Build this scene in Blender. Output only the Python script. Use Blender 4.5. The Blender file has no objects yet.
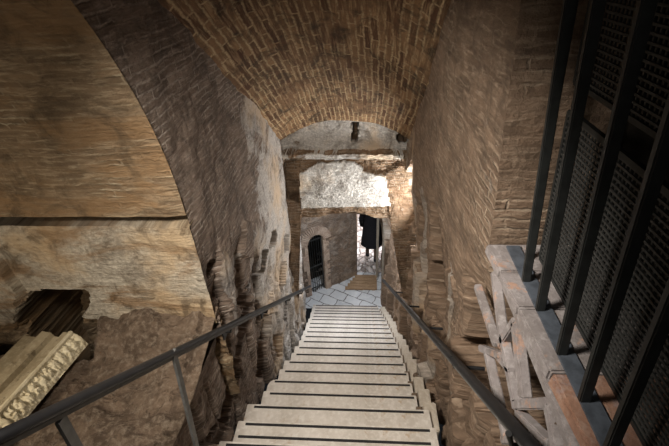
import bpy, bmesh, math, random
import numpy as np
from mathutils import Vector, Matrix, noise
random.seed(7)
SC = bpy.context.scene
COL = SC.collection
PI = math.pi
# ------------------------------------------------------------------ camera
F = 410.0; VX = 30.0
Xc = Vector((F, 0, VX)).normalized()
Zc = Vector((-VX, 612.0, F)); Zc = (Zc - Xc * Zc.dot(Xc)).normalized()
Yc = Zc.cross(Xc)
R = Matrix((Xc, Yc, Zc))            # world = R @ cam
cd = bpy.data.cameras.new('camera'); cam = bpy.data.objects.new('camera', cd)
COL.objects.link(cam)
cam.matrix_world = R.to_4x4()
cd.sensor_fit = 'HORIZONTAL'; cd.sensor_width = 36; cd.lens = F * 36 / 669; cd.clip_start = .02
SC.camera = cam
SC.view_settings.view_transform = 'Standard'; SC.view_settings.look = 'None'
SC.view_settings.gamma = 1; SC.view_settings.use_curve_mapping = False
SC.view_settings.exposure = 0.0

def ray(px, py): return R @ Vector(((px - 334.5) / F, -(py - 223) / F, -1))
def onx(px, py, x): r = ray(px, py); return r * (x / r.x)
def ony(px, py, y): r = ray(px, py); return r * (y / r.y)
def onz(px, py, z): r = ray(px, py); return r * (z / r.z)

# ------------------------------------------------------------------ materials
def mat(name):
    m = bpy.data.materials.new(name); m.use_nodes = True
    nt = m.node_tree; b = nt.nodes['Principled BSDF']
    return m, nt, b
class NT:
    def __init__(s, nt): s.nt = nt
    def n(s, t, **k):
        o = s.nt.nodes.new(t)
        for a, v in k.items():
            if a in o.inputs: o.inputs[a].default_value = v
            else: setattr(o, a, v)
        return o
    def l(s, a, b): s.nt.links.new(a, b)
    def noise(s, vec, sc, det=4, rough=.6, dist=0):
        o = s.n('ShaderNodeTexNoise'); o.inputs['Scale'].default_value = sc
        o.inputs['Detail'].default_value = det; o.inputs['Roughness'].default_value = rough
        o.inputs['Distortion'].default_value = dist
        if vec is not None: s.l(vec, o.inputs['Vector'])
        return o
    def ramp(s, fac, a, b):
        o = s.n('ShaderNodeMapRange'); o.interpolation_type = 'SMOOTHSTEP'
        o.inputs['From Min'].default_value = a; o.inputs['From Max'].default_value = b
        s.l(fac, o.inputs['Value']); return o.outputs['Result']
    def mix(s, fac, a, b, mode='MIX'):
        o = s.n('ShaderNodeMix', data_type='RGBA', blend_type=mode)
        for i, v in ((0, fac), (6, a), (7, b)):
            if isinstance(v, (int, float)): o.inputs[i].default_value = v
            elif isinstance(v, (tuple, list)): o.inputs[i].default_value = (*v, 1)[:4]
            else: s.l(v, o.inputs[i])
        return o.outputs[2]
    def math(s, op, a, b=0, clamp=False):
        o = s.n('ShaderNodeMath', operation=op, use_clamp=clamp)
        for i, v in ((0, a), (1, b)):
            if isinstance(v, (int, float)): o.inputs[i].default_value = v
            else: s.l(v, o.inputs[i])
        return o.outputs[0]
    def scale(s, vec, v3):
        o = s.n('ShaderNodeMapping'); o.inputs['Scale'].default_value = v3; s.l(vec, o.inputs['Vector']); return o.outputs[0]

def masonry(name, c1, c2, mortar, plaster, pl_bias=0.0, bw=.21, rh=.040, ms=.008, bump=1.0, dirt=(.05, .035, .022), dirt_amt=.6, streak=(1, 1, 1), stain=None, show=.5, mort=.7, sk=(9, 48, 1)):
    """old brickwork in UV metres: worn bricks, smeared mortar, plaster remains (attribute 'pl' + noise), dirt"""
    m, nt, b = mat(name); k = NT(nt)
    uv = k.n('ShaderNodeUVMap').outputs[0]
    def warp(v, sc_, amt):
        dn = k.noise(v, sc_, 3).outputs['Color']
        off = k.n('ShaderNodeVectorMath', operation='SUBTRACT'); k.l(dn, off.inputs[0]); off.inputs[1].default_value = (.5, .5, .5)
        sc = k.n('ShaderNodeVectorMath', operation='SCALE'); k.l(off.outputs[0], sc.inputs[0]); sc.inputs['Scale'].default_value = amt
        ad = k.n('ShaderNodeVectorMath', operation='ADD'); k.l(v, ad.inputs[0]); k.l(sc.outputs[0], ad.inputs[1]); return ad.outputs[0]
    wv = warp(warp(uv, 3.5, .045), 22, .022)
    br = k.n('ShaderNodeTexBrick'); k.l(wv, br.inputs['Vector'])
    br.inputs['Scale'].default_value = 1; br.inputs['Brick Width'].default_value = bw; br.inputs['Row Height'].default_value = rh
    br.inputs['Mortar Size'].default_value = ms; br.inputs['Mortar Smooth'].default_value = .8; br.inputs['Bias'].default_value = 0
    br.inputs['Color1'].default_value = (0, 0, 0, 1); br.inputs['Color2'].default_value = (1, 1, 1, 1); br.inputs['Mortar'].default_value = (.5, .5, .5, 1)
    rnd = k.n('ShaderNodeSeparateColor'); k.l(br.outputs['Color'], rnd.inputs[0])
    fine = k.noise(uv, 42, 7, .72).outputs['Fac']
    strk = k.noise(k.scale(uv, sk), 1, 6, .68, .5).outputs['Fac']
    med = k.noise(k.scale(uv, (.6, 1, 1)), 9, 6, .68).outputs['Fac']
    big = k.noise(uv, 1.5, 5, .62).outputs['Fac']
    worn = k.ramp(k.noise(uv, 2.7, 5, .65, .3).outputs['Fac'], show + .06, show - .06)      # where courses read clearly
    bcol = k.mix(rnd.outputs[0], c1, c2)
    bcol = k.mix(k.math('MULTIPLY', k.ramp(med, .42, .68), .8), bcol, tuple(x * .38 for x in c1))
    bcol = k.mix(k.math('MULTIPLY', k.ramp(strk, .48, .68), .65), bcol, tuple((x + y) * .62 for x, y in zip(c1, mortar)))
    mf = k.math('MULTIPLY', k.math('MULTIPLY', br.outputs['Fac'], k.ramp(fine, .3, .55)), k.math('ADD', k.math('MULTIPLY', worn, mort), .12))
    col = k.mix(mf, bcol, mortar)
    at = k.n('ShaderNodeAttribute', attribute_name='pl').outputs['Fac']
    pn = k.noise(uv, 3.2, 9, .7, .5).outputs['Fac']
    pm = k.ramp(k.math('ADD', k.math('ADD', pn, pl_bias), k.math('MULTIPLY', at, .45)), .58, .66)
    pcol = k.mix(k.ramp(fine, .3, .7), tuple(x * .5 for x in plaster), plaster)
    pcol = k.mix(k.math('MULTIPLY', k.ramp(strk, .45, .7), .5), pcol, tuple(x * .42 for x in plaster))
    pcol = k.mix(k.math('MULTIPLY', k.ramp(big, .45, .65), .8), pcol, tuple(a * b2 * 1.2 for a, b2 in zip(plaster, (.72, .58, .42))))
    col = k.mix(pm, col, pcol)
    if stain: col = k.mix(k.math('MULTIPLY', k.ramp(k.noise(k.scale(uv, (.5, 1.3, 1)), 3.0, 7, .68, .5).outputs['Fac'], .48, .62), .75), col, stain)
    dm = k.math('MULTIPLY', k.ramp(k.noise(uv, 4.1, 9, .74, .8).outputs['Fac'], .48, .66), dirt_amt)
    col = k.mix(dm, col, dirt)
    k.l(col, b.inputs['Base Color']); b.inputs['Roughness'].default_value = .85; b.inputs['Specular IOR Level'].default_value = .3
    h = k.math('MULTIPLY', br.outputs['Fac'], k.math('SUBTRACT', 1, pm))
    h = k.math('MULTIPLY', k.math('MULTIPLY', h, k.math('ADD', worn, .15)), -.32)
    h = k.math('ADD', h, k.math('MULTIPLY', fine, .8)); h = k.math('ADD', h, k.math('MULTIPLY', med, .9)); h = k.math('ADD', h, k.math('MULTIPLY', strk, .7))
    h = k.math('ADD', h, k.math('MULTIPLY', pm, .4)); h = k.math('ADD', h, k.math('MULTIPLY', rnd.outputs[0], .15))
    bp = k.n('ShaderNodeBump'); bp.inputs['Strength'].default_value = min(1, .9 * bump); bp.inputs['Distance'].default_value = .024 * bump
    k.l(h, bp.inputs['Height']); k.l(bp.outputs[0], b.inputs['Normal'])
    return m

def stone(name, c1, c2, c3, sc=6, bump=.5, rough=.75, spots=None, dist=.01, aniso=(1, 1, 1), spec=.3):
    m, nt, b = mat(name); k = NT(nt)
    co = k.n('ShaderNodeTexCoord').outputs['Object']
    co = k.scale(co, aniso)
    n1 = k.noise(co, sc, 6, .65, .3).outputs['Fac']; n2 = k.noise(co, sc * 6, 6, .7).outputs['Fac']
    col = k.mix(k.ramp(n1, .35, .65), c1, c2)
    col = k.mix(k.math('MULTIPLY', k.ramp(n2, .45, .7), .7), col, c3)
    if spots: col = k.mix(k.math('MULTIPLY', k.ramp(k.noise(co, sc * 2.3, 7, .7).outputs['Fac'], .56, .66), .8), col, spots)
    k.l(col, b.inputs['Base Color']); b.inputs['Roughness'].default_value = rough; b.inputs['Specular IOR Level'].default_value = spec
    bp = k.n('ShaderNodeBump'); bp.inputs['Strength'].default_value = bump; bp.inputs['Distance'].default_value = dist
    k.l(k.math('ADD', n1, n2), bp.inputs['Height']); k.l(bp.outputs[0], b.inputs['Normal'])
    return m

def metal(name, c, rough=.4, metallic=.0, spec=.5):
    m, nt, b = mat(name); k = NT(nt)
    co = k.n('ShaderNodeTexCoord').outputs['Object']; n = k.noise(co, 30, 5).outputs['Fac']
    k.l(k.mix(k.ramp(n, .35, .7), c, tuple(x * .6 for x in c)), b.inputs['Base Color'])
    b.inputs['Roughness'].default_value = rough; b.inputs['Metallic'].default_value = metallic; b.inputs['Specular IOR Level'].default_value = spec
    bp = k.n('ShaderNodeBump'); bp.inputs['Strength'].default_value = .15; bp.inputs['Distance'].default_value = .003
    k.l(n, bp.inputs['Height']); k.l(bp.outputs[0], b.inputs['Normal'])
    return m

M = {}
M['vault'] = masonry('vault_brick', (.36, .21, .105), (.10, .042, .02), (.62, .46, .27), (.46, .33, .18), -.10, bw=.26, rh=.050, ms=.011, dirt=(.05, .034, .02), dirt_amt=.85, show=.54, mort=.85, sk=(4, 42, 1))
M['left'] = masonry('left_wall_brick', (.26, .195, .15), (.17, .12, .09), (.46, .39, .33), (.66, .61, .56), -.13, dirt=(.06, .045, .035))
M['right'] = masonry('right_wall_brick', (.27, .185, .125), (.19, .125, .082), (.42, .33, .24), (.50, .43, .36), -.09, dirt=(.10, .07, .048), show=.42)
M['chamber'] = masonry('chamber_vault_brick', (.31, .215, .125), (.20, .135, .08), (.50, .42, .29), (.60, .53, .42), .0, stain=(.27, .16, .075), dirt=(.09, .062, .036), rh=.036, dirt_amt=.7, show=.42)
M['end'] = masonry('end_wall_plaster', (.30, .20, .12), (.2, .12, .07), (.45, .38, .3), (.88, .86, .82), -.02, dirt=(.10, .075, .05), bump=1.2)
M['landing'] = masonry('landing_wall', (.25, .18, .13), (.19, .13, .09), (.38, .32, .26), (.42, .35, .29), .10, dirt=(.10, .075, .06))
M['rubble'] = stone('brown_rubble', (.20, .14, .095), (.10, .068, .045), (.34, .27, .20), 5, 1.0, .95, (.06, .04, .025), .04)
M['tread'] = stone('travertine_tread', (.60, .55, .49), (.48, .43, .37), (.70, .66, .60), 4, .35, .6, (.42, .32, .22), .005)
M['curb'] = stone('curb_stone', (.52, .46, .37), (.42, .36, .29), (.60, .55, .47), 6, .5, .8, None, .006)
M['strip'] = metal('rubber_strip', (.022, .021, .022), .75, 0, .3)
M['rail'] = metal('black_rail_metal', (.010, .010, .011), .5, 0, .4)
M['post'] = metal('grey_post_metal', (.10, .10, .095), .45, 0, .5)
M['grille'] = metal('dark_grille_metal', (.022, .024, .023), .5, 0, .45)
M['mesh'] = metal('grille_mesh_metal', (.05, .05, .047), .55, 0, .4)
M['steel'] = metal('blue_grey_steel', (.085, .098, .118), .5, 0, .4)
M['ledge'] = stone('sill_brick', (.27, .24, .235), (.19, .165, .155), (.38, .35, .34), 5, .8, .85, (.42, .25, .17), .008)
M['ledge_red'] = stone('sill_red_brick', (.32, .18, .12), (.24, .13, .09), (.40, .28, .22), 7, .8, .85, (.30, .22, .2), .008)
M['marble'] = stone('carved_marble', (.60, .53, .37), (.48, .41, .27), (.70, .64, .48), 6, .5, .6, (.35, .27, .15), .006)
M['marble_dark'] = stone('darker_marble', (.34, .28, .18), (.24, .19, .115), (.42, .36, .25), 6, .5, .7, (.12, .09, .05), .006)  # darker tone of the marble, for the block body
M['wood'] = stone('plank_wood', (.33, .22, .13), (.22, .14, .075), (.42, .30, .19), 5, .6, .7, (.18, .11, .06), .004, (1, 8, 1))
M['timber'] = stone('grey_timber', (.30, .26, .21), (.20, .17, .13), (.38, .34, .29), 5, .6, .8, (.1, .08, .06), .006, (8, 8, 1))
M['void'] = stone('painted_dark', (.035, .028, .02), (.02, .016, .012), (.05, .04, .03), 5, .5, .95)  # near-black colour stands in for darkness inside the unlit spaces
M['coat'] = stone('black_wool', (.012, .012, .016), (.008, .008, .011), (.018, .018, .022), 20, .3, .9)
M['skin'] = stone('skin', (.45, .28, .2), (.42, .25, .18), (.5, .32, .24), 8, .1, .6)
M['hair'] = stone('dark_hair', (.03, .02, .015), (.02, .014, .01), (.05, .035, .025), 30, .5, .6)
M['shoe'] = stone('dark_shoe', (.02, .02, .025), (.015, .015, .02), (.03, .03, .035), 20, .3, .5)
M['trouser'] = stone('brown_trouser', (.12, .08, .055), (.09, .06, .04), (.15, .1, .07), 20, .3, .9)
def paving():
    m, nt, b = mat('paving_slabs'); k = NT(nt)
    co = k.n('ShaderNodeTexCoord').outputs['Object']
    mp = k.n('ShaderNodeMapping'); mp.inputs['Rotation'].default_value = (0, 0, .45); k.l(co, mp.inputs['Vector'])
    nz = k.noise(co, 3, 2).outputs['Color']
    v = k.n('ShaderNodeVectorMath', operation='MULTIPLY_ADD'); k.l(nz, v.inputs[0]); v.inputs[1].default_value = (.12, .12, 0); k.l(mp.outputs[0], v.inputs[2])
    br = k.n('ShaderNodeTexBrick', offset=.37); k.l(v.outputs[0], br.inputs['Vector'])
    for a, x in (('Scale', 1), ('Brick Width', .34), ('Row Height', .22), ('Mortar Size', .009), ('Mortar Smooth', .2), ('Bias', 0)): br.inputs[a].default_value = x
    br.inputs['Color1'].default_value = (.58, .60, .62, 1); br.inputs['Color2'].default_value = (.44, .46, .48, 1); br.inputs['Mortar'].default_value = (.07, .06, .055, 1)
    n = k.noise(co, 14, 6, .7).outputs['Fac']
    k.l(k.mix(k.math('MULTIPLY', k.ramp(n, .4, .7), .5), br.outputs['Color'], (.70, .70, .69)), b.inputs['Base Color'])
    b.inputs['Roughness'].default_value = .55
    bp = k.n('ShaderNodeBump'); bp.inputs['Strength'].default_value = .7; bp.inputs['Distance'].default_value = .012
    k.l(k.math('SUBTRACT', k.math('MULTIPLY', n, .5), br.outputs['Fac']), bp.inputs['Height']); k.l(bp.outputs[0], b.inputs['Normal'])
    return m
M['paving'] = paving()
def cobbles():
    m, nt, b = mat('marble_rubble_floor'); k = NT(nt)
    co = k.n('ShaderNodeTexCoord').outputs['Object']
    vo = k.n('ShaderNodeTexVoronoi', feature='DISTANCE_TO_EDGE'); vo.inputs['Scale'].default_value = 5.5; k.l(co, vo.inputs['Vector'])
    vc = k.n('ShaderNodeTexVoronoi'); vc.inputs['Scale'].default_value = 5.5; k.l(co, vc.inputs['Vector'])
    s = k.n('ShaderNodeSeparateColor'); k.l(vc.outputs['Color'], s.inputs[0])
    col = k.mix(s.outputs[0], (.78, .74, .72), (.45, .38, .34))
    col = k.mix(k.ramp(vo.outputs['Distance'], .0, .05), (.22, .17, .14), col)
    k.l(col, b.inputs['Base Color']); b.inputs['Roughness'].default_value = .6
    bp = k.n('ShaderNodeBump'); bp.inputs['Distance'].default_value = .04; k.l(k.ramp(vo.outputs['Distance'], 0, .12), bp.inputs['Height']); k.l(bp.outputs[0], b.inputs['Normal'])
    return m
M['cobble'] = cobbles()

# ------------------------------------------------------------------ mesh helpers
def link(name, me, m, parent=None, kind=None, smooth=False):
    o = bpy.data.objects.new(name, me); COL.objects.link(o)
    if m is not None: me.materials.append(m if not isinstance(m, str) else M[m])
    if parent: o.parent = parent
    if kind: o['kind'] = kind
    if smooth: me.polygons.foreach_set('use_smooth', [True] * len(me.polygons))
    return o
def empty(name, loc, label, cat, group=None):
    o = bpy.data.objects.new(name, None); COL.objects.link(o); o.location = loc; o.empty_display_size = .1
    tag(o, label, cat, group); return o
def tag(o, label, cat, group=None):
    o['label'] = label; o['category'] = cat
    if group: o['group'] = group
def frac(p, s=1.0, o=4):
    return noise.fractal(Vector(p) * s, .75, 2.1, o)
def inpoly(x, y, P):
    c = False; n = len(P); j = n - 1
    for i in range(n):
        xi, yi = P[i]; xj, yj = P[j]
        if (yi > y) != (yj > y) and x < (xj - xi) * (y - yi) / (yj - yi) + xi: c = not c
        j = i
    return c
def sheet(name, us, vs, pos, uvf, m, keep=None, pl=None, kind='structure', parent=None, smooth=False):
    """grid surface with UVs in metres; keep(u,v) drops cells; pl(u,v) plaster amount"""
    nu, nv = len(us), len(vs)
    V = [pos(u, v) for u in us for v in vs]
    faces = []; 
    for i in range(nu - 1):
        for j in range(nv - 1):
            if keep is None or keep((us[i] + us[i + 1]) / 2, (vs[j] + vs[j + 1]) / 2):
                a = i * nv + j; faces.append((a, a + nv, a + nv + 1, a + 1))
    me = bpy.data.meshes.new(name); me.from_pydata(V, [], faces)
    uvl = me.uv_layers.new(name='UVMap'); UV = [uvf(u, v) for u in us for v in vs]
    flat = []
    for f in faces:
        for q in f: flat.extend(UV[q])
    uvl.data.foreach_set('uv', flat)
    at = me.attributes.new('pl', 'FLOAT', 'POINT')
    if pl: at.data.foreach_set('value', [pl(u, v) for u in us for v in vs])
    me.validate(); me.update()
    bm = bmesh.new(); bm.from_mesh(me)
    bmesh.ops.delete(bm, geom=[v for v in bm.verts if not v.link_faces], context='VERTS')
    bm.to_mesh(me); bm.free()
    return link(name, me, m, parent, kind, smooth)
def rng(a, b, s):
    n = max(2, int(round(abs(b - a) / s)) + 1); return [a + (b - a) * i / (n - 1) for i in range(n)]
def bmo(name, bm, m, parent=None, bevel=0, smooth=False, origin=None):
    me = bpy.data.meshes.new(name)
    if bevel: bmesh.ops.bevel(bm, geom=bm.edges[:], offset=bevel, segments=2, affect='EDGES', clamp_overlap=True)
    if origin is not None: bmesh.ops.translate(bm, verts=bm.verts, vec=-Vector(origin))
    bmesh.ops.recalc_face_normals(bm, faces=bm.faces)
    bm.to_mesh(me); bm.free()
    o = link(name, me, m, parent, None, smooth)
    if origin is not None: o.location = origin
    return o
def addbox(bm, a, b, mtx=None):
    a = Vector(a); b = Vector(b); c = (a + b) / 2; s = b - a
    r = bmesh.ops.create_cube(bm, size=1)
    bmesh.ops.scale(bm, vec=s, verts=r['verts']); bmesh.ops.translate(bm, vec=c, verts=r['verts'])
    if mtx: bmesh.ops.transform(bm, matrix=mtx, verts=r['verts'])
    return r['verts']
def addhex(bm, P):
    """8 corner points: bottom 4, top 4"""
    vs = [bm.verts.new(p) for p in P]
    for f in ((0, 1, 2, 3), (7, 6, 5, 4), (0, 4, 5, 1), (1, 5, 6, 2), (2, 6, 7, 3), (3, 7, 4, 0)): bm.faces.new([vs[i] for i in f])
    return vs
def addbar(bm, p, q, w, h, up=(0, 0, 1)):
    """rectangular bar from p to q, w across, h along up"""
    p = Vector(p); q = Vector(q); d = (q - p).normalized(); up = Vector(up)
    s = d.cross(up).normalized(); u = s.cross(d).normalized()
    P = []
    for c in (p, q):
        P += [c - s * w / 2 - u * h / 2, c + s * w / 2 - u * h / 2, c + s * w / 2 + u * h / 2, c - s * w / 2 + u * h / 2]
    return addhex(bm, P)
def addtube(bm, pts, r, n=12, flat=1.0):
    rings = []
    pts = [Vector(p) for p in pts]
    for i, p in enumerate(pts):
        d = (pts[min(i + 1, len(pts) - 1)] - pts[max(i - 1, 0)]).normalized()
        s = d.cross(Vector((0, 0, 1)))
        s = s.normalized() if s.length > 1e-3 else Vector((1, 0, 0))
        u = s.cross(d).normalized()
        rings.append([bm.verts.new(p + s * (r * math.cos(2 * PI * k / n)) + u * (r * flat * math.sin(2 * PI * k / n))) for k in range(n)])
    for a, b in zip(rings, rings[1:]):
        for k in range(n): bm.faces.new((a[k], a[(k + 1) % n], b[(k + 1) % n], b[k]))
    bm.faces.new(rings[0][::-1]); bm.faces.new(rings[-1])

# ------------------------------------------------------------------ geometry of the place
TH = math.radians(36.5)
def z_nose(y): return -1.617 - .740 * y               # line of the stair nosings
def z_spring(y): return 1.34 - .73 * y                 # springing of the sloping vault
def lerp(x, P):
    if x <= P[0][0]: return P[0][1]
    for (a, b), (c, d) in zip(P, P[1:]):
        if x <= c: return b + (d - b) * (x - a) / (c - a)
    return P[-1][1]
def x_left(y): return lerp(y, [(1.0, -.95), (3.2, -.91), (4.2, -.92), (5.1, -1.0), (5.9, -1.14)])
def x_right(y): return lerp(y, [(1.0, .50), (2.6, .505), (3.6, .51), (4.6, .47), (5.6, .36), (6.2, .32), (8, .33)])
ZF = -6.2
AY, AZ, AR = -.05, -1.14, 1.80                          # transverse barrel vault of the side chamber
ZS = -2.0                                               # sill of its opening

def polyx(P, x): return [(onx(a, b, x).y, onx(a, b, x).z) for a, b in P]
class Carve:
    """recesses (+) and bosses (-) on a wall, outlines in wall coordinates"""
    def __init__(s): s.L = []
    def add(s, poly, d, soft=.02):
        ys = [p[0] for p in poly]; zs = [p[1] for p in poly]
        if .04 < d < .13: d *= 1.5
        s.L.append((min(ys) - .03, max(ys) + .03, min(zs) - .03, max(zs) + .03, poly, d))
    def at(s, y, z):
        t = 0
        for a, b, c, d, P, dep in s.L:
            if a < y < b and c < z < d and inpoly(y + .012 * noise.noise(Vector((y * 14, z * 14, dep))), z + .012 * noise.noise(Vector((y * 14, z * 14, 5 + dep))), P): t = dep if abs(dep) > abs(t) else t
        return t
CL = Carve()
for P, d in [([(263, 251), (271, 250), (270, 273), (264, 275)], .09), ([(270, 232), (276, 229), (277, 244), (271, 248)], .06),
             ([(284, 236), (288, 234), (290, 250), (285, 252)], .07), ([(247, 300), (255, 280), (262, 284), (256, 303), (249, 307)], .10),
             ([(254, 303), (262, 303), (252, 350), (243, 420), (236, 446), (222, 446), (232, 405), (244, 345)], .07),
             ([(280, 335), (285, 334), (286, 358), (281, 357)], .07), ([(296, 322), (301, 321), (301, 335), (297, 336)], .07),
             ([(264, 343), (273, 340), (275, 378), (262, 382)], .06), ([(212, 446), (224, 420), (226, 446)], .10),
             ([(240, 221), (252, 222), (251, 258), (242, 258)], -.035), ([(270, 315), (274, 313), (275, 340), (270, 342)], .06),
             ([(283, 262), (287, 262), (286, 290), (282, 292)], .06), ([(291, 255), (294, 252), (295, 275), (292, 276)], .06),
             ([(276, 284), (280, 282), (279, 312), (274, 314)], -.04), ([(288, 300), (291, 300), (291, 322), (288, 322)], .05),
             ([(222, 300), (234, 296), (226, 330), (217, 330)], -.03), ([(214, 262), (222, 260), (222, 272), (214, 276)], .05)]:
    CL.add(polyx(P, -.93), d)
CR = Carve()
for P, d in [([(394, 228), (399, 228), (408, 300), (412, 360), (406, 360), (402, 300)], .08), ([(411, 236), (415, 236), (421, 300), (427, 350), (422, 350), (417, 300)], .07),
             ([(424, 258), (431, 262), (436, 305), (430, 325), (426, 300)], .09), ([(388, 240), (390, 240), (396, 300), (394, 300)], .06),
             ([(414, 330), (422, 335), (428, 395), (421, 400)], .06), ([(434, 372), (446, 380), (466, 446), (448, 446)], .05),
             ([(448, 330), (462, 338), (492, 400), (505, 446), (478, 446), (462, 398)], .20),
             ([(404, 250), (408, 250), (412, 280), (408, 282)], -.04), ([(381, 222), (383, 222), (387, 282), (385, 282)], .05),
             ([(436, 268), (452, 275), (458, 300), (440, 300)], -.025)]:
    CR.add(polyx(P, .52), d)
CR.add([(3.70, -1.75), (4.22, -2.15), (4.22, -3.6), (3.70, -3.2)], .30)      # light recess by the end wall

def stones(y, z, seed=0.0):
    wy = y + .05 * noise.noise(Vector((y * 3, z * 3, seed))); wz = z + .08 * noise.noise(Vector((y * 3, z * 3, seed + 4)))
    p = Vector((wy * 7.0 + wz * 1.3, wz * 1.35, seed))
    d, pts = noise.voronoi(p, distance_metric='DISTANCE', exponent=2.5)
    h = noise.noise(pts[0] * 3.7) * .040
    g = max(0, .16 - (d[1] - d[0])) / .16
    return h - .022 * g
def cellr(i, j, seed): return noise.cell(Vector((i + .5, j + .5, seed + .5)))
def slabs(y, z, seed=0.0):
    t = (y - .10 * z) * 4.6 + .55 * noise.noise(Vector((y * 2.2, z * 1.3, seed))); i = math.floor(t); f = t - i
    q = z * 1.25 + 7 * cellr(i, 0, seed) + .25 * noise.noise(Vector((y * 5, z * 4, seed))); j = math.floor(q); g = q - j
    h = (cellr(i, 3, seed) - .5) * .075 + (cellr(i, j, seed + 9) - .5) * .05
    e = max(0, 1 - min(f, 1 - f) / .13)
    e2 = max(0, 1 - min(g, 1 - g) / .05)
    return h - .055 * e - .02 * e2, cellr(i, j, seed + 20)
def rough(y, z, s=1.0, seed=0.0):
    a = noise.noise(Vector((y * 1.3, z * .9, seed))) * .05
    b = frac((y * 2.5, z * 2.0, seed + 3), 1.6, 5) * .030
    c = abs(noise.noise(Vector((y * 16, z * 4.0, seed)))) * .018
    return (a + b - c) * s

# --- left wall of the stair tunnel
def in_arch(y, z): return z > ZS and ((z < AZ and y < AY + AR and y > AY - AR) or (z >= AZ and (y - AY) ** 2 + (z - AZ) ** 2 < AR ** 2))
us = rng(-1.2, 1.0, .06)[:-1] + rng(1.0, 4.6, .022) + rng(4.63, 5.9, .035)
vs = rng(0, 1, 1 / 170)
def zl(y, v):
    lo = z_nose(y) - .30; hi = z_spring(y) + .12
    if y > 4.35: hi = min(hi, z_nose(y) + 2.45)
    return lo + (hi - lo) * v
def snap(y, z):
    if not in_arch(y, z): return y, z
    if z < AZ:
        d1 = AY + AR - y; d2 = z - ZS
        return (AY + AR, z) if d1 < d2 else (y, ZS)
    r = math.hypot(y - AY, z - AZ); return AY + (y - AY) * AR / r, AZ + (z - AZ) * AR / r
def pos_left(y, v):
    z = zl(y, v); y2, z2 = snap(y, z) if in_arch(y, z) else (y, z)
    dist = min(abs(AY + AR - y), 1) if ZS < z < AZ else (abs(math.hypot(y - AY, z - AZ) - AR) if z >= AZ else 1)
    if z <= ZS + .3 and y < AY + AR: dist = min(dist, abs(z - ZS))
    if in_arch(y, z): dist = 0
    near = min(1, dist / .14)
    amp = .45 + .35 * max(0, min(1, (z_nose(y) + 1.5 - z) / .8))
    lower = max(0, min(1, (z_nose(y) + 1.7 - z) / .5))
    ribs = lower * (.30 * stones(y, z, 9) + .55 * slabs(y, z, 2)[0]) if lower > 0 else 0
    return Vector((x_left(y) + (rough(y2, z2, amp, 1) + ribs - .03 * lower) * near - CL.at(y, z), y2, z2))
def keep_left(y, v):
    z = zl(y, v); return not (in_arch(y - .012, z - .012) and in_arch(y - .012, z + .012) and in_arch(y - .02, z))
def pl_left(y, v):
    z = zl(y, v); h = z - z_nose(y)
    t = max(0, min(1, (y - 2.6) / .7))
    return t * .85 - .15 * max(0, (h - 2.4)) + (.30 + .35 * (slabs(y, z, 2)[1] > .5)) * max(0, min(1, (1.9 - h) / .4)) * (.4 + .6 * (y > 2))
sheet('wall_left', us, vs, pos_left, lambda y, v: (y + 10, zl(y, v) + 20), M['left'], keep_left, pl_left)

# --- right wall of the stair tunnel
WY = 1.27; WZ = -.98
def xr_lean(z, y): return -.07 * max(0, z - z_nose(y) - 1.2) * lerp(y, [(2.2, 1), (4, .3), (5, 0)])
us = rng(-1.2, .3, .08)[:-1] + rng(.3, 4.6, .024) + rng(4.63, 7.9, .045)
def zr(y, v):
    lo = z_nose(y) - .35; hi = z_spring(y) + .12
    if y > 4.35: hi = min(hi, z_nose(y) + 2.45)
    if y > 6: lo = ZF - .1; hi = -3.8
    return lo + (hi - lo) * v
def in_win(y, z): return y < WY and z > WZ - .0
def lat(y, z):     # recess behind the lattice
    top = WZ - .06; bot = WZ - .06 - .36 - (y - 0.4) * .12
    return y < 1.24 and y > -.4 and bot < z < top
def pos_right(y, v):
    z = zr(y, v)
    h = z - z_nose(y)
    amp = .35 + .45 * max(0, min(1, (1.6 - h) / .6))
    yy, zz = y, z
    if in_win(y, z): yy = WY if WY - y < z - WZ else y; zz = z if WY - y < z - WZ else WZ
    lower = max(0, min(1, (1.5 + lerp(y, [(1.8, 0), (2.7, .75)]) - h) / .35))
    ribs = lower * (.2 * stones(y, z, 31) + 1.25 * slabs(y, z, 5)[0]) if lower > 0 else 0
    rec = CR.at(y, z)
    if z > z_spring(y) - .03 and y > 1.3: rec += .08
    if lat(y, z): rec = .42; amp = 0; ribs = 0
    return Vector((x_right(y) + xr_lean(z, y) - rough(yy, zz, amp, 7) - ribs + .03 * lower + rec, yy, zz))
def keep_right(y, v):
    z = zr(y, v); return not in_win(y + .014, z - .014)
def pl_right(y, v):
    z = zr(y, v); h = z - z_nose(y)
    if h < 1.6 + lerp(y, [(1.8, 0), (2.7, .6)]) and y > 1.9: return .05 + .60 * (slabs(y, z, 5)[1] > .55)
    if y > 3.6: return .5  # extra plaster also paints in the bright strip beside the recess
    return .12 - .1 * (h > 2.2)
sheet('wall_right', us, vs, pos_right, lambda y, v: (y + 4, zr(y, v) + 20), M['right'], keep_right, pl_right)
# reveal of the window opening, facing up the stairs
def xrev(z): return .50 + xr_lean(z, WY)
sheet('trim_1', rng(0, .34, .02), rng(WZ - .1, 1.0, .03), lambda u, z: Vector((xrev(z) + u - rough(WY, z, .35, 7) * (1 if u < .02 else 0), WY + (0 if u < .02 else .006 * frac((u * 6, z * 6, 2))), z)),
      lambda u, z: (u + 3, z + 20), M['right'], pl=lambda u, z: .0)

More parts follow.
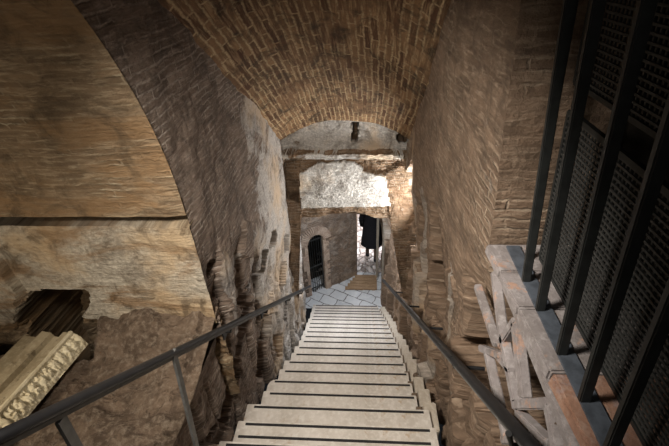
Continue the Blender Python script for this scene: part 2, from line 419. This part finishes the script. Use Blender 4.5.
# --- sloping brick vault over the stairs
us = rng(-1.2, 4.27, .035); vs = rng(0, 1, 1 / 60)
def pos_vault(y, v):
    xl, xr = x_left(y) - .02, x_right(y) + xr_lean(z_spring(y), y) + .03
    x = xl + (xr - xl) * v; t = 2 * v - 1
    rise = .24 * (1 - abs(t) ** 2.3)
    d = frac((x * 3, y * 2, 8), 1.2, 4) * .012
    return Vector((x, y, z_spring(y) + rise + d))
sheet('ceiling', us, vs, pos_vault, lambda y, v: (y / math.cos(TH) + 5, v * 1.55 + 5), M['vault'], pl=lambda y, v: -.1)

# --- hanging end wall across the tunnel
EY = 4.22
CE = []
def pe(P, d, m): CE.append(([(ony(a, b, EY).x, ony(a, b, EY).z) for a, b in P], d, m))
pe([(280, 118), (412, 118), (412, 151), (280, 151)], .05, .80)         # tympanum, set back
pe([(352, 124), (358, 124), (358, 143), (352, 143)], .22, .2)          # slot
pe([(397, 136), (407, 136), (407, 144), (398, 144)], .22, -.4)         # putlog hole
pe([(280, 152), (404, 152), (404, 157.5), (280, 158)], -.06, .62)      # string course
pe([(299, 172), (318, 162), (352, 160), (362, 166), (385, 172), (390, 206), (302, 208)], -.015, .95)   # plaster breast
pe([(392, 174), (396, 176), (402, 196), (398, 204), (393, 190)], .10, -.4)
pe([(284, 160), (300, 160), (298, 200), (286, 196)], .06, -.6)
pe([(362, 161), (402, 161), (404, 172), (384, 174), (364, 170)], .04, -.6)
pe([(388, 172), (404, 162), (414, 162), (416, 240), (392, 240)], .0, .12)
pe([(303, 208), (388, 206), (390, 222), (300, 222)], .03, -.35)
def ef(x, z):
    r = (0, .1)
    for P, d, m in CE:
        if inpoly(x + .01 * noise.noise(Vector((x * 20, z * 20, 1))), z + .01 * noise.noise(Vector((x * 20, z * 20, 4))), P): r = (d, m)
    return r
us = rng(-1.06, .68, .016); vs = rng(0, 1, 1 / 95)
def z_end(x, v):
    lo = -2.80 - .05 * noise.noise(Vector((x * 3, 0, 0))) + .09 * (1 - ((x + .22) / .6) ** 2 if abs(x + .22) < .6 else 0)
    if x < -.78: lo = -2.72 - (-.78 - x) * 9
    if x > .30: lo = -2.72 - (x - .30) * 6
    return lo + (-1.38 - lo) * v
def pos_end(x, v):
    z = z_end(x, v); d, m = ef(x, z)
    breast = -.05 * max(0, 1 - ((z + 2.25) / .35) ** 2) if m > .9 else 0
    return Vector((x, EY + d + breast + frac((x * 3, z * 3, 4), 2, 5) * (.03 if m < .3 else .012), z))
sheet('wall_back', us, vs, pos_end, lambda x, v: (x + 30, z_end(x, v) + 30), M['end'], pl=lambda x, v: ef(x, z_end(x, v))[1] - .15)
# underside and low ceiling behind it
sheet('trim_2', rng(-1.35, .72, .05), rng(4.24, 8.6, .06), lambda x, y: Vector((x, y, lerp(y, [(4.2, -2.70), (4.7, -2.76), (7.1, -3.95), (9.4, -4.0)]) + frac((x, y, 1), 2) * .03)), lambda x, y: (x, y), M['right'])

# --- side chamber: end wall with ledge, and the barrel vault springing from it
CC = Carve()
for P, d in [([(30, 293), (52, 290), (70, 291), (86, 291), (90, 308), (78, 318), (86, 345), (84, 390), (40, 392), (28, 345), (22, 315)], .55),
             ([(-40, 240), (0, 258), (24, 290), (20, 330), (-60, 330)], -.06), ([(15, 270), (38, 271), (37, 273), (16, 273)], .02)]:
    CC.add([(ony(a, b, 1.75).x, ony(a, b, 1.75).z) for a, b in P], d)
us = rng(-.93, -2.5, .018) + rng(-2.53, -3.6, .06)
L0 = AZ + 2.75
vs = rng(0, L0 + AR * 1.2, .018) + rng(L0 + AR * 1.2 + .05, L0 + AR * PI, .08)
def pos_ch(x, s):
    if s < L0:
        z = -2.75 + s; d = 0
        if z > AZ - .045 - .008 * (x > -1.3): d = .32                       # dark joint under the ledge
        r = frac((x * 2, z * 3, 11), 1.5, 6) * .012
        if z < -1.93 + .05 * noise.noise(Vector((x * 4, 0, 2))): d = .05; r = frac((x * 3, z * 3, 5), 2.0, 6) * .05
        y = AY + AR + d + r + CC.at(x, z) * 1.0
        return Vector((x, y, z + .02 * noise.noise(Vector((x * 2.2, 5, 0))) * (1 if z > -1.5 else 0)))
    a = (s - L0) / AR
    rr = AR - .012 + frac((x * 2, s * 5, 21), 1.3, 5) * .012
    rr = AR + (rr - AR) * min(1, abs(x + .93) / .1)
    return Vector((x, AY + rr * math.cos(a), AZ + rr * math.sin(a)))
def pl_ch(x, s):
    if s < L0: return .55 if s > .82 else -.3
    return -.45 + .3 * (s < L0 + .25)  # brick vault with less plaster, also painting in its light falloff
sheet('wall_front', us, vs, pos_ch, lambda x, s: (x + 40, s + 12), M['chamber'], pl=pl_ch)
# rubble floor of the chamber, up to the sill of the opening
def zch(x, y):
    z = ZS + frac((x * 2.3, y * 2.3, 2), 1.8, 6) * .075 + .02
    if x > -1.0: z = ZS + (z - ZS) * .3
    z += .10 * max(0, (y - 1.35) / .4) if y > 1.35 else 0
    z -= .04 * (x < -1.55)
    if y < .3: z = ZS
    z -= .65 * max(0, min(1, (-1.70 - x + .25 * (1.75 - y)) / .05)) * max(0, min(1, (y - 1.50) / .06))
    return z
sheet('floor', rng(-.93, -3.6, .022), rng(1.82, .55, .022) + rng(.5, -1.9, .15), lambda x, y: Vector((x, y, zch(x, y))), lambda x, y: (x, y), M['rubble'])

# --- landing, passage beyond and its walls
def quad_grid(name, x0, x1, y0, y1, zf, m, st=.05, kind='structure'):
    return sheet(name, rng(x0, x1, st), rng(y0, y1, st), lambda x, y: Vector((x, y, zf(x, y))), lambda x, y: (x, y), m)
quad_grid('floor.001', -1.7, .6, 6.05, 7.2, lambda x, y: ZF + .006 * frac((x * 3, y * 3, 0)), M['paving'])
quad_grid('floor.002', -1.2, 1.2, 7.2, 11.5, lambda x, y: ZF - .02 + .05 * abs(frac((x * 2.2, y * 2.2, 0), 1.5)) + .05 * max(0, y - 8), M['cobble'], .06)
# slanting wall with the arched gate
DA = Vector((-1.55, 6.155, 0)); DB = Vector((-.17, 7.10, 0)); DD = (DB - DA).normalized(); DN = Vector((DD.y, -DD.x, 0))
DL = (DB - DA).length
S0 = ((Vector((-.99, 6.54, 0)) - DA).dot(DD)); GW = .175; GH = 1.37
def gate_in(s, z):
    return abs(s - S0) < GW and z < ZF + GH or (s - S0) ** 2 + (z - ZF - GH) ** 2 < GW ** 2
def pos_door(s, z):
    p = DA + DD * s + DN * (frac((s * 3, z * 3, 3), 1.5) * .015 * (0 if s > DL - .03 else 1)); return Vector((p.x, p.y, z))
sheet('wall_far', rng(0, DL, .025), rng(ZF - .05, -3.3, .025), pos_door, lambda s, z: (s, z + 20), M['landing'], lambda s, z: not gate_in(s, z), lambda s, z: -.02)
sheet('wall_far.001', rng(0, 2.2, .05), rng(ZF - .05, -3.3, .05), lambda s, z: Vector((DB.x - .01 * s, DB.y + s, z)), lambda s, z: (s, z + 20), M['end'])
sheet('wall_far.002', rng(-1.6, 1.6, .1), rng(ZF - .1, -3.0, .1), lambda x, z: Vector((x, 11.4, z)), lambda s, z: (s, z + 20), M['end'], pl=lambda a, b: .5)
sheet('wall_far.003', rng(7.8, 11.4, .1), rng(ZF - .1, -3.0, .1), lambda y, z: Vector((.9, y, z)), lambda s, z: (s, z + 20), M['end'], pl=lambda a, b: .5)
# voussoirs round the gate
bm = bmesh.new()
for i in range(23):
    a0 = PI * i / 23 + .028; a1 = PI * (i + 1) / 23 - .028
    r0, r1 = GW, GW + .17 + .02 * random.random()
    P = []
    for off in (-.10, .055):
        for r_, a in ((r0, a0), (r1, a0), (r1, a1), (r0, a1)):
            q = DA + DD * (S0 + r_ * math.cos(a)) + DN * off
            P.append(Vector((q.x, q.y, ZF + GH + r_ * math.sin(a))))
    addhex(bm, P)
for side in (-1, 1):
    z = ZF
    while z < ZF + GH - .01:
        h = .055; w = random.choice((.07, .13)); s0 = S0 + side * GW; s1 = s0 + side * w
        P = []
        for zz in (z + .004, z + h - .004):
            for s_, off in ((s0, -.10), (s1, -.10), (s1, .022), (s0, .022)):
                q = DA + DD * s_ + DN * off; P.append(Vector((q.x, q.y, zz)))
        addhex(bm, P); z += h
o = bmo('trim_3', bm, M['rubble']); o['kind'] = 'structure'
M['vous'] = stone('arch_brick', (.46, .36, .28), (.30, .21, .155), (.56, .48, .40), 9, .6, .9)
o.data.materials.clear(); o.data.materials.append(M['vous'])
# space behind the gate, its darkness painted near-black
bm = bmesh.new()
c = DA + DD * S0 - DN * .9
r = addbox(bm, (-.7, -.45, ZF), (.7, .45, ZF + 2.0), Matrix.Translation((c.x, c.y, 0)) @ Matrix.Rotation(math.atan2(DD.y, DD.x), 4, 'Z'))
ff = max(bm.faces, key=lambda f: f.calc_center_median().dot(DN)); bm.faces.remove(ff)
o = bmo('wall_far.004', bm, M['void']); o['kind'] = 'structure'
# the gate
g = bpy.data.objects.new('door_1', None); COL.objects.link(g); g['kind'] = 'structure'
gc = DA + DD * S0 - DN * .05; g.location = (gc.x, gc.y, ZF)
ang = math.atan2(DD.y, DD.x); g.rotation_euler = (0, 0, ang)
for i in range(7):
    x = -GW + .025 + i * (2 * GW - .05) / 6; h = GH + math.sqrt(max(0, GW ** 2 - x ** 2)) - .01
    bm = bmesh.new(); addtube(bm, [(x, 0, 0), (x, 0, h)], .007, 8); bmo('bar', bm, M['grille'], g)
for h in (.12, .7, GH):
    bm = bmesh.new(); addbar(bm, (-GW, 0, h), (GW, 0, h), .012, .03); bmo('cross_bar', bm, M['grille'], g)
bm = bmesh.new(); addtube(bm, [(-GW + .01, 0, 0)] + [(-(GW - .01) * math.cos(PI * i / 16), 0, GH + (GW - .01) * math.sin(PI * i / 16)) for i in range(17)] + [(GW - .01, 0, 0)], .012, 8)
bmo('gate_frame', bm, M['grille'], g)
# lintel beam over the passage
bm = bmesh.new()
a = ony(350, 204, 7.12); b_ = ony(388, 214, 7.12)
addbox(bm, (DB.x - .12, 7.08, b_.z), (.62, 7.38, b_.z + .75))
bmesh.ops.subdivide_edges(bm, edges=bm.edges[:], cuts=7, use_grid_fill=True)
for v in bm.verts: v.co += Vector((0, 1, 1)) * frac(v.co * 4, 1, 4) * .02
o = bmo('trim_4', bm, M['rubble']); o['kind'] = 'structure'

# planks of the wooden ramp
pw = empty('wooden_platform', (0, 6.85, ZF), 'small brown plank ramp laid on the grey paving in front of the bright passage', 'ramp')
for i in range(5):
    y0 = 6.60 + i * .095
    bm = bmesh.new(); xl = -.42 + .05 * i
    addbox(bm, (xl, y0 - 6.85, .012), (.27, y0 + .087 - 6.85, .045)); 
    o = bmo('plank', bm, M['wood'], pw, bevel=.004)
bm = bmesh.new(); addbox(bm, (-.1, -.25, 0), (-.04, .22, .012)); bmo('batten', bm, M['wood'], pw)
bm = bmesh.new(); addbox(bm, (.16, -.25, 0), (.22, .22, .012)); bmo('batten', bm, M['wood'], pw)
# timber post beside passage
for (px, w, yy, lab) in ((377.5, .05, 7.05, 'pale grey upright timber at the right edge of the bright passage'), (383.5, .045, 6.6, 'darker upright timber nearer the stairs, right of the pale one')):
    p = ony(px, 240, yy)
    bm = bmesh.new(); addbox(bm, (-w / 2, -w / 2, 0), (w / 2, w / 2, 1.9))
    bmesh.ops.subdivide_edges(bm, edges=[e for e in bm.edges if e.calc_length() > 1], cuts=12)
    for v in bm.verts: v.co.x += .008 * noise.noise(Vector((v.co.z * 3, px, 0)))
    o = bmo('timber_post', bm, M['timber'], bevel=0); o.location = (p.x, yy, ZF); tag(o, lab, 'post')

# ------------------------------------------------------------------ staircase
st = empty('staircase', (0, 0, 0), 'long straight flight of pale stone steps with black anti-slip strips between the rough walls', 'staircase')
RUN = .245
xs_l = [-1.02, -.97, -.94, -.91, -.93, -.875, -.90, -.86, -.87, -.845, -.86, -.85, -.87, -.89, -.90, -.93, -.94, -.95, -.98, -1.0, -1.03, -1.05]
st_mesh = {}
Y0 = 1.38
for k in range(-6, 20):
    yk = Y0 + k * RUN; zt = z_nose(yk)
    i = min(max(k + 2, 0), 21)
    xl = xs_l[i] - .005; xr = .50 if k < 3 else lerp(yk, [(2, .44), (3.5, .43), (5, .36), (6.1, .27)])
    if k < 0: xl, xr = -.90, .47
    bm = bmesh.new()
    th = .181 + .05
    # tread outline with slightly uneven, sometimes rounded ends
    n = 8; out = []
    rl = .07 if k == 4 else .012
    for s in range(5):
        a = PI / 2 + s * PI / 8; out.append((xl + rl + rl * math.cos(a), -rl + rl * math.sin(a)))
    out += [(xl + .004 * random.random(), -RUN * .5), (xl, -RUN - .02), (xr, -RUN - .02), (xr + .006 * random.random(), -RUN * .5)]
    for s in range(4):
        a = s * PI / 6; out.append((xr - .012 + .012 * math.cos(a), -.012 + .012 * math.sin(a)))
    bot = [bm.verts.new((x, y, -th)) for x, y in out]; top = [bm.verts.new((x, y, 0)) for x, y in out]
    bm.faces.new(top); bm.faces.new(bot[::-1])
    for q in range(len(out)): bm.faces.new((bot[q], bot[(q + 1) % len(out)], top[(q + 1) % len(out)], top[q]))
    tv = [e for e in bm.edges if e.verts[0].co.z > -.001 and e.verts[1].co.z > -.001]
    bmesh.ops.bevel(bm, geom=tv, offset=.006, segments=2, affect='EDGES')
    dz = random.uniform(-.006, .006)
    so = bmo('step', bm, M['tread'], st); so.location = (0, yk, zt + dz)
    spans = [(-.026, xl + (.05 if k < 1 else .06), xr - (.045 if k < 3 else .02))]
    if k == 1: spans.append((-.118, xl + .03, xr - .05))
    for (yo, a, b2) in spans:
        bm = bmesh.new(); addbox(bm, (a, yo - .0095, -.002), (b2, yo + .0095, .003)); bmo('anti_slip_strip', bm, M['strip'], so, bevel=.001)
# stepped curb blocks on the right
for k in range(2, 19):
    yk = Y0 + (k + .45) * RUN; xr = lerp(yk, [(2, .44), (3.5, .43), (5, .36), (6.1, .27)])
    bm = bmesh.new(); w = .085 + .02 * random.random()
    addbox(bm, (xr + .03, -RUN, -.3), (xr + .03 + w, -.004, 0))
    o = bmo('curb_block', bm, M['curb'], st, bevel=.008); o.location = (0, yk, z_nose(yk) + .02 + random.uniform(-.01, .01))
    bm = bmesh.new(); addbox(bm, (xr - .02, -RUN, -.3), (xr + .045, -.004, -.06)); o = bmo('curb_infill', bm, M['rubble'], st); o.location = (0, yk, z_nose(yk) + .01)

# ------------------------------------------------------------------ handrails
def rail_pts(a, b, n=24): return [Vector(a).lerp(Vector(b), i / n) for i in range(n + 1)]
# left
A = onx(-60, 466, -.8); B = onx(310, 286, -.86)
rl = empty('handrail', (A.x, A.y, A.z - 1), 'black metal handrail with grey posts on the left side, past the rubble chamber', 'handrail')
def rel(o, p): return Vector(p) - o.location
bm = bmesh.new(); addtube(bm, [rel(rl, p) for p in rail_pts(A, B)] + [rel(rl, B + Vector((-.03, .05, -.06)))], .019, 14, .8); bmo('rail', bm, M['rail'], rl, smooth=True)
bm = bmesh.new(); addbar(bm, rel(rl, A - Vector((0, 0, .026))), rel(rl, B - Vector((0, 0, .022))), .02, .012); bmo('under_bar', bm, M['post'], rl)
for pt, pb, zb in (((172, 348), (193.5, 435), -2.42), ((57, 414), (75, 446), -2.02)):
    t = onx(*pt, -.8); q = onx(pb[0], pb[1], -.815); d = (q - t); e = t + d * ((zb - t.z) / d.z)
    bm = bmesh.new(); addbar(bm, rel(rl, t - Vector((0, 0, .02))), rel(rl, e), .012, .03, (0, 1, 0.01)); bmo('post', bm, M['post'], rl)
for px, py in ((232, 324), (268, 306.5), (291, 295.5), (303, 289.6)):
    t = onx(px, py, -.83)
    bm = bmesh.new(); addtube(bm, [rel(rl, t), rel(rl, t + Vector((-.02, 0, -.07))), rel(rl, t + Vector((-.12, 0, -.08)))], .008, 8)
    addbox(bm, rel(rl, t + Vector((-.07, -.03, -.12))), rel(rl, t + Vector((-.06, .03, -.04)))); bmo('wall_bracket', bm, M['rail'], rl)
# right
A = onx(560, 478, .40); B = onx(383, 280, .30)
rr = empty('handrail', (A.x, A.y, A.z - 1), 'black metal handrail on the right side, under the brick lattice', 'handrail')
bm = bmesh.new(); addtube(bm, [rel(rr, p) for p in rail_pts(A, B)] + [rel(rr, B + Vector((.03, .05, -.06)))], .020, 14, .8); bmo('rail', bm, M['rail'], rr, smooth=True)
off = Vector((0.012, 0, -.034))
bm = bmesh.new(); addbar(bm, rel(rr, A + off), rel(rr, B + off), .026, .014); bmo('under_bar', bm, M['post'], rr)
for px, py in ((511, 427), (452, 353), (421, 318), (404, 299), (392, 287)):
    t = onx(px, py, .37)
    bm = bmesh.new(); addtube(bm, [rel(rr, t + Vector((0, 0, -.03))), rel(rr, t + Vector((.02, 0, -.09))), rel(rr, t + Vector((.15, 0, -.10)))], .009, 8)
    bmo('wall_bracket', bm, M['rail'], rr)

# ------------------------------------------------------------------ right: brick sill, lattice, grille
sl = empty('brick_sill', (.5, .6, WZ), 'long narrow brick ledge with worn pinkish blocks under the dark grille', 'sill')
ys = [1.26, 1.10, .93, .70, .47, .20, -.1, -.45]
for i, (a, b) in enumerate(zip(ys, ys[1:])):
    bm = bmesh.new(); addbox(bm, (0, b + .004 - .6, .0), (.80 - .5, a - .6, .04))
    for v in bm.verts:
        if v.co.x < .01: v.co.x = -.005 - (v.co.y + .1) * .055 + random.uniform(-.003, .003)
    o = bmo('sill_block', bm, M['ledge_red'] if i in (3, 5) else M['ledge'], sl, bevel=.006)
lt = empty('brick_lattice', (.5, .6, WZ - .6), 'weathered brick lattice of crossed struts below the grille ledge', 'lattice')
def strut(p, q, w, m='ledge', dep=.032, xo=0):
    a = onx(*p, .472); b = onx(*q, .472)
    bm = bmesh.new(); a.z = min(a.z, WZ - .03); b.z = min(b.z, WZ - .03); a = rel(lt, a) + Vector((dep / 2 + xo, 0, 0)); b = rel(lt, b) + Vector((dep / 2 + xo, 0, 0))
    addbar(bm, a, b, w, dep, (1, 0, 0))
    bmo('strut', bm, M[m], lt, bevel=.004)
for p, q, w in [((491, 272), (499, 337), .030), ((499, 334), (512, 402), .034), ((497, 345), (512, 321), .030), ((512, 322), (520, 398), .040),
                ((511, 405), (545, 403), .030), ((544, 404), (554, 455), .030), ((514, 412), (545, 444), .026), ((474, 286), (493, 345), .028),
                ((478, 348), (498, 356), .028), ((484, 352), (503, 440), .034), ((496, 358), (508, 372), .02), ((500, 440), (530, 436), .03)]:
    strut(p, q, w)
bm = bmesh.new(); addbox(bm, (-.02, -.9, .565), (.05, .66, .60)); bmo('top_course', bm, M['ledge'], lt, bevel=.004)
# steel base bar and grille
gr = empty('iron_grille', (.56, .5, WZ + .04), 'large dark iron grille of upright bars over woven mesh, standing on the right ledge', 'grille')
def gbar(bm, p, q, w, h, up=(1, 0, 0)): addbar(bm, rel(gr, p), rel(gr, q), w, h, up)
bm = bmesh.new(); addbox(bm, (-.04, -.9, 0), (.008, .74, .008)); bmo('base_bar', bm, M['steel'], gr, bevel=.001)
ZG = WZ + .045
for (b, t) in [((525, 281), (573, 0)), ((540, 310), (601, 0)), ((557.6, 353.6), (643, 0)), ((577, 400), (709, 0)), ((606, 452), (800, 0)), ((660, 530), (1000, 0)), ((760, 700), (1500, 0))]:
    p = onz(*b, ZG); p.x = .53; 
    if b[0] > 650: p = Vector((.53, .50 - .14 * (1 if b[0] < 700 else 2), ZG))
    q = Vector((.53 - .07, p.y + .02, ZG + .80)); q = p + (q - p) * 1.7
    bm = bmesh.new(); gbar(bm, p, q, .017, .026); bmo('bar', bm, M['grille'], gr, bevel=.003)
bm = bmesh.new(); p = Vector((.575, 1.17, ZG)); q = p + Vector((-.10, .02, 1.36)); gbar(bm, p, q, .014, .02); bmo('side_frame', bm, M['grille'], gr, bevel=.002)
# woven mesh panels behind the bars
def panel(z0, z1, lean):
    bm = bmesh.new(); y0, y1 = -.6, 1.16; pt = .0165
    def P(y, z, dx): return rel(gr, Vector((.615 - lean * (z - ZG) + dx, y, z)))
    n = int((y1 - y0) / pt)
    for i in range(n + 1):
        y = y0 + i * pt; addbar(bm, P(y, z0, 0), P(y, z1, 0), .0055, .004, (1, 0, 0))
    n = int((z1 - z0) / pt)
    for i in range(n + 1):
        z = z0 + i * pt; addbar(bm, P(y0, z, -.004), P(y1, z, -.004), .0055, .004, (1, 0, 0))
    bmo('mesh_panel', bm, M['mesh'], gr)
    bm = bmesh.new()
    for z in (z0, z1): addbar(bm, P(y0, z, 0), P(y1, z, 0), .012, .014, (1, 0, 0))
    for y in (y0, y1): addbar(bm, P(y, z0, 0), P(y, z1, 0), .012, .014, (1, 0, 0))
    bmo('panel_frame', bm, M['grille'], gr)
panel(ZG + .01, ZG + .53, .08)
panel(ZG + .61, ZG + 1.35, .08)
# room behind the grille, its darkness put into the colour
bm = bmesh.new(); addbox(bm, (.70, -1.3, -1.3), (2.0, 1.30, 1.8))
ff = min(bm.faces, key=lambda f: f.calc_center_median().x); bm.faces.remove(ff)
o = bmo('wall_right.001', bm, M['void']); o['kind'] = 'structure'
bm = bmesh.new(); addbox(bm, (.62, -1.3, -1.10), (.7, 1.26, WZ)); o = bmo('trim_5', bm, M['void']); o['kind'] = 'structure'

# ------------------------------------------------------------------ carved marble cornice in the chamber
cz = -1.93
cn = empty('marble_cornice', (-1.9, 1.1, ZS), 'broken marble cornice block with carved leaf edge lying on the rubble at left', 'carved block')
P0 = onz(74, 340, -1.88); P1 = onz(-14, 440, -1.88)
ax = (P0 - P1); ax.z = 0; Ln = ax.length + .25; ax.normalize(); sd = Vector((-ax.y, ax.x, 0))   # sd points left
prof = [(0, -.06), (0, .0), (.012, .012), (.045, .012), (.05, -.03), (.065, -.045), (.13, -.04), (.14, -.01), (.20, -.005), (.21, -.05), (.23, -.07), (.36, -.07), (.38, -.14), (.0, -.14)]
bm = bmesh.new(); rings = []
for t in rng(0, Ln, .03):
    ring = []
    for (s, z) in prof:
        p = P0 - ax * t + sd * s; n_ = .004 * noise.noise(p * 12)
        ring.append(bm.verts.new(rel(cn, Vector((p.x + n_, p.y, -1.83 + z + n_)))))
    rings.append(ring)
for a, b in zip(rings, rings[1:]):
    for i in range(len(prof)): bm.faces.new((a[i], a[(i + 1) % len(prof)], b[(i + 1) % len(prof)], b[i]))
bm.faces.new(rings[0][::-1]); bm.faces.new(rings[-1])
bmo('block_body', bm, M['marble_dark'], cn)
bm = bmesh.new(); 
# carved edge: sloping band of leaves and beads
rings = []
for t in rng(-.012, Ln, .006):
    ring = []
    for j in range(13):
        v = j / 12
        ph = t / .048; lf = abs(math.sin(PI * ph + 2.0 * math.sin(2.4 * v)))
        h = .018 * lf ** .6 * math.sin(PI * min(1, v * 1.15)) + .007 * noise.noise(Vector((t * 45, v * 5, 0)))
        h -= .016 * max(0, noise.noise(Vector((t * 70, v * 7, 3)))) * 1.5
        if .40 < (ph % 1) < .62 and .25 < v < .8: h -= .018
        if v > .85: h = .010
        s = -.075 + .078 * v - h * .6; z = -.085 + .095 * v + h * .8
        p = P0 - ax * t + sd * s
        ring.append(bm.verts.new(rel(cn, Vector((p.x, p.y, -1.83 + z)))))
    p = P0 - ax * t + sd * .02; ring.append(bm.verts.new(rel(cn, Vector((p.x, p.y, -1.83 + .010))))); ring.append(bm.verts.new(rel(cn, Vector((p.x, p.y, -1.83 - .11)))))
    rings.append(ring)
for a, b in zip(rings, rings[1:]):
    n = len(a)
    for i in range(n): bm.faces.new((a[i], a[(i + 1) % n], b[(i + 1) % n], b[i]))
bm.faces.new(rings[0][::-1]); bm.faces.new(rings[-1])
bmo('carved_edge', bm, M['marble'], cn)

# ------------------------------------------------------------------ person walking away in the passage
FP = onz(371.5, 257, ZF + .03)
pr = empty('person', (FP.x, FP.y, ZF + .03), 'person in a long black coat walking away through the bright passage', 'person')
verts = {'pelvis': (0, 0, .95), 'waist': (0, .01, 1.10), 'chest': (0, .03, 1.32), 'neck': (0, .05, 1.47), 'head0': (0, .06, 1.56), 'head1': (0, .07, 1.66),
         'hl': (-.09, 0, .90), 'kl': (-.095, .10, .50), 'al': (-.095, .03, .09), 'tl': (-.10, .17, .04),
         'hr': (.09, 0, .90), 'kr': (.09, .0, .49), 'ar': (.09, -.22, .13), 'tr': (.09, -.11, .04),
         'sl': (-.17, .03, 1.40), 'el': (-.24, -.05, 1.13), 'wl': (-.22, .06, .90), 'fl': (-.21, .10, .82),
         'sr': (.17, .03, 1.40), 'er': (.25, .06, 1.13), 'wr': (.22, .2, .95), 'fr': (.2, .25, .89)}
rad = {'pelvis': .14, 'waist': .12, 'chest': .14, 'neck': .055, 'head0': .085, 'head1': .09, 'hl': .09, 'kl': .06, 'al': .042, 'tl': .035, 'hr': .09, 'kr': .06, 'ar': .042, 'tr': .035,
       'sl': .06, 'el': .045, 'wl': .03, 'fl': .035, 'sr': .06, 'er': .045, 'wr': .03, 'fr': .035}
ed = [('pelvis', 'waist'), ('waist', 'chest'), ('chest', 'neck'), ('neck', 'head0'), ('head0', 'head1'), ('pelvis', 'hl'), ('hl', 'kl'), ('kl', 'al'), ('al', 'tl'), ('pelvis', 'hr'), ('hr', 'kr'), ('kr', 'ar'), ('ar', 'tr'),
      ('chest', 'sl'), ('sl', 'el'), ('el', 'wl'), ('wl', 'fl'), ('chest', 'sr'), ('sr', 'er'), ('er', 'wr'), ('wr', 'fr')]
names = list(verts)
me = bpy.data.meshes.new('body'); me.from_pydata([verts[n] for n in names], [(names.index(a), names.index(b)) for a, b in ed], [])
body = link('body', me, M['trouser'], pr)
body.modifiers.new('skin', 'SKIN'); sk = me.skin_vertices[0].data
for i, n in enumerate(names): sk[i].radius = (rad[n], rad[n]); sk[i].use_root = (n == 'pelvis')
sb = body.modifiers.new('sub', 'SUBSURF'); sb.levels = sb.render_levels = 1
bm = bmesh.new(); rings = []
for (z, rx, ry, yo) in [(.42, .25, .24, .0), (.6, .235, .22, 0), (.8, .21, .185, 0), (.98, .19, .16, 0), (1.12, .175, .145, .01), (1.3, .21, .16, .03), (1.4, .225, .14, .03), (1.46, .13, .10, .04), (1.5, .075, .075, .05)]:
    rings.append([bm.verts.new(((rx + .014 * math.sin(6 * a) * (1.3 - z if z < 1.1 else 0)) * math.cos(a), ry * math.sin(a) + yo, z)) for a in [2 * PI * i / 28 for i in range(28)]])
for a, b in zip(rings, rings[1:]):
    for i in range(28): bm.faces.new((a[i], a[(i + 1) % 28], b[(i + 1) % 28], b[i]))
for s, P in ((-1, ('sl', 'el', 'wl')), (1, ('sr', 'er', 'wr'))): addtube(bm, [verts[n] for n in P], .062, 12)
bmo('coat', bm, M['coat'], pr, smooth=True)
bm = bmesh.new(); bmesh.ops.create_uvsphere(bm, u_segments=20, v_segments=14, radius=.115, matrix=Matrix.Translation((0, .045, 1.65)) @ Matrix.Diagonal((.9, 1, 1.1, 1)))
bmo('hair', bm, M['hair'], pr, smooth=True)
for n in ('l', 'r'):
    a = Vector(verts['a' + n]); t = Vector(verts['t' + n]); bm = bmesh.new()
    addtube(bm, [a + Vector((0, -.04, -.03)), a.lerp(t, .5) + Vector((0, 0, -.015)), t + Vector((0, .03, .0))], .045, 12, .8); bmo('shoe', bm, M['shoe'], pr, smooth=True)

# ------------------------------------------------------------------ light
def area(name, loc, target, size, power, color, sy=None, spread=PI):
    l = bpy.data.lights.new(name, 'AREA'); l.size = size; l.energy = power; l.color = color; l.spread = spread
    if sy: l.shape = 'RECTANGLE'; l.size_y = sy
    o = bpy.data.objects.new(name, l); COL.objects.link(o); o.location = loc
    o.rotation_euler = (Vector(target) - Vector(loc)).to_track_quat('-Z', 'Y').to_euler(); return o
def point(name, loc, power, color, r=.05):
    l = bpy.data.lights.new(name, 'POINT'); l.energy = power; l.color = color; l.shadow_soft_size = r
    o = bpy.data.objects.new(name, l); COL.objects.link(o); o.location = loc; return o
COOL = (.80, .88, 1.0); WARM = (1.0, .82, .58); NEUT = (1.0, .93, .84)
area('recess_light', (.77, 3.88, -2.35), (-.6, 3.75, -1.75), .22, 48, (1, .97, .93), .9)
point('tympanum_fill', (.66, 3.96, -2.0), 3, (1, .97, .92), .03)  # added fill without a fixture of its own, lifts the tympanum
area('landing_light', (-.3, 5.4, -3.15), (-.4, 6.5, -6.2), .5, 40, (.86, .92, 1.0))
area('lower_stair_fill', (-.3, 4.95, -2.95), (-.3, 4.7, -5.2), .35, 30, (.9, .94, 1.0))  # added unseen fill behind the hanging wall, brightens the far steps
area('passage_light', (.2, 8.6, -4.1), (.1, 8.2, -6.2), 1.2, 130, (.95, .95, 1.0))
area('chamber_light', (-1.95, .55, -1.16), (-1.5, 1.75, -1.55), .15, 8.5, (1, .87, .70))
area('stair_light', (-.6, .5, .12), (.1, 2.2, -2.6), .25, 30, NEUT, spread=math.radians(95))
area('entrance_light', (-.2, -1.0, .4), (-.2, 2.0, -1.2), .9, 2.5, NEUT)
w = bpy.data.worlds.new('world'); SC.world = w; w.use_nodes = True
w.node_tree.nodes['Background'].inputs[0].default_value = (.75, .85, 1, 1); w.node_tree.nodes['Background'].inputs[1].default_value = .01
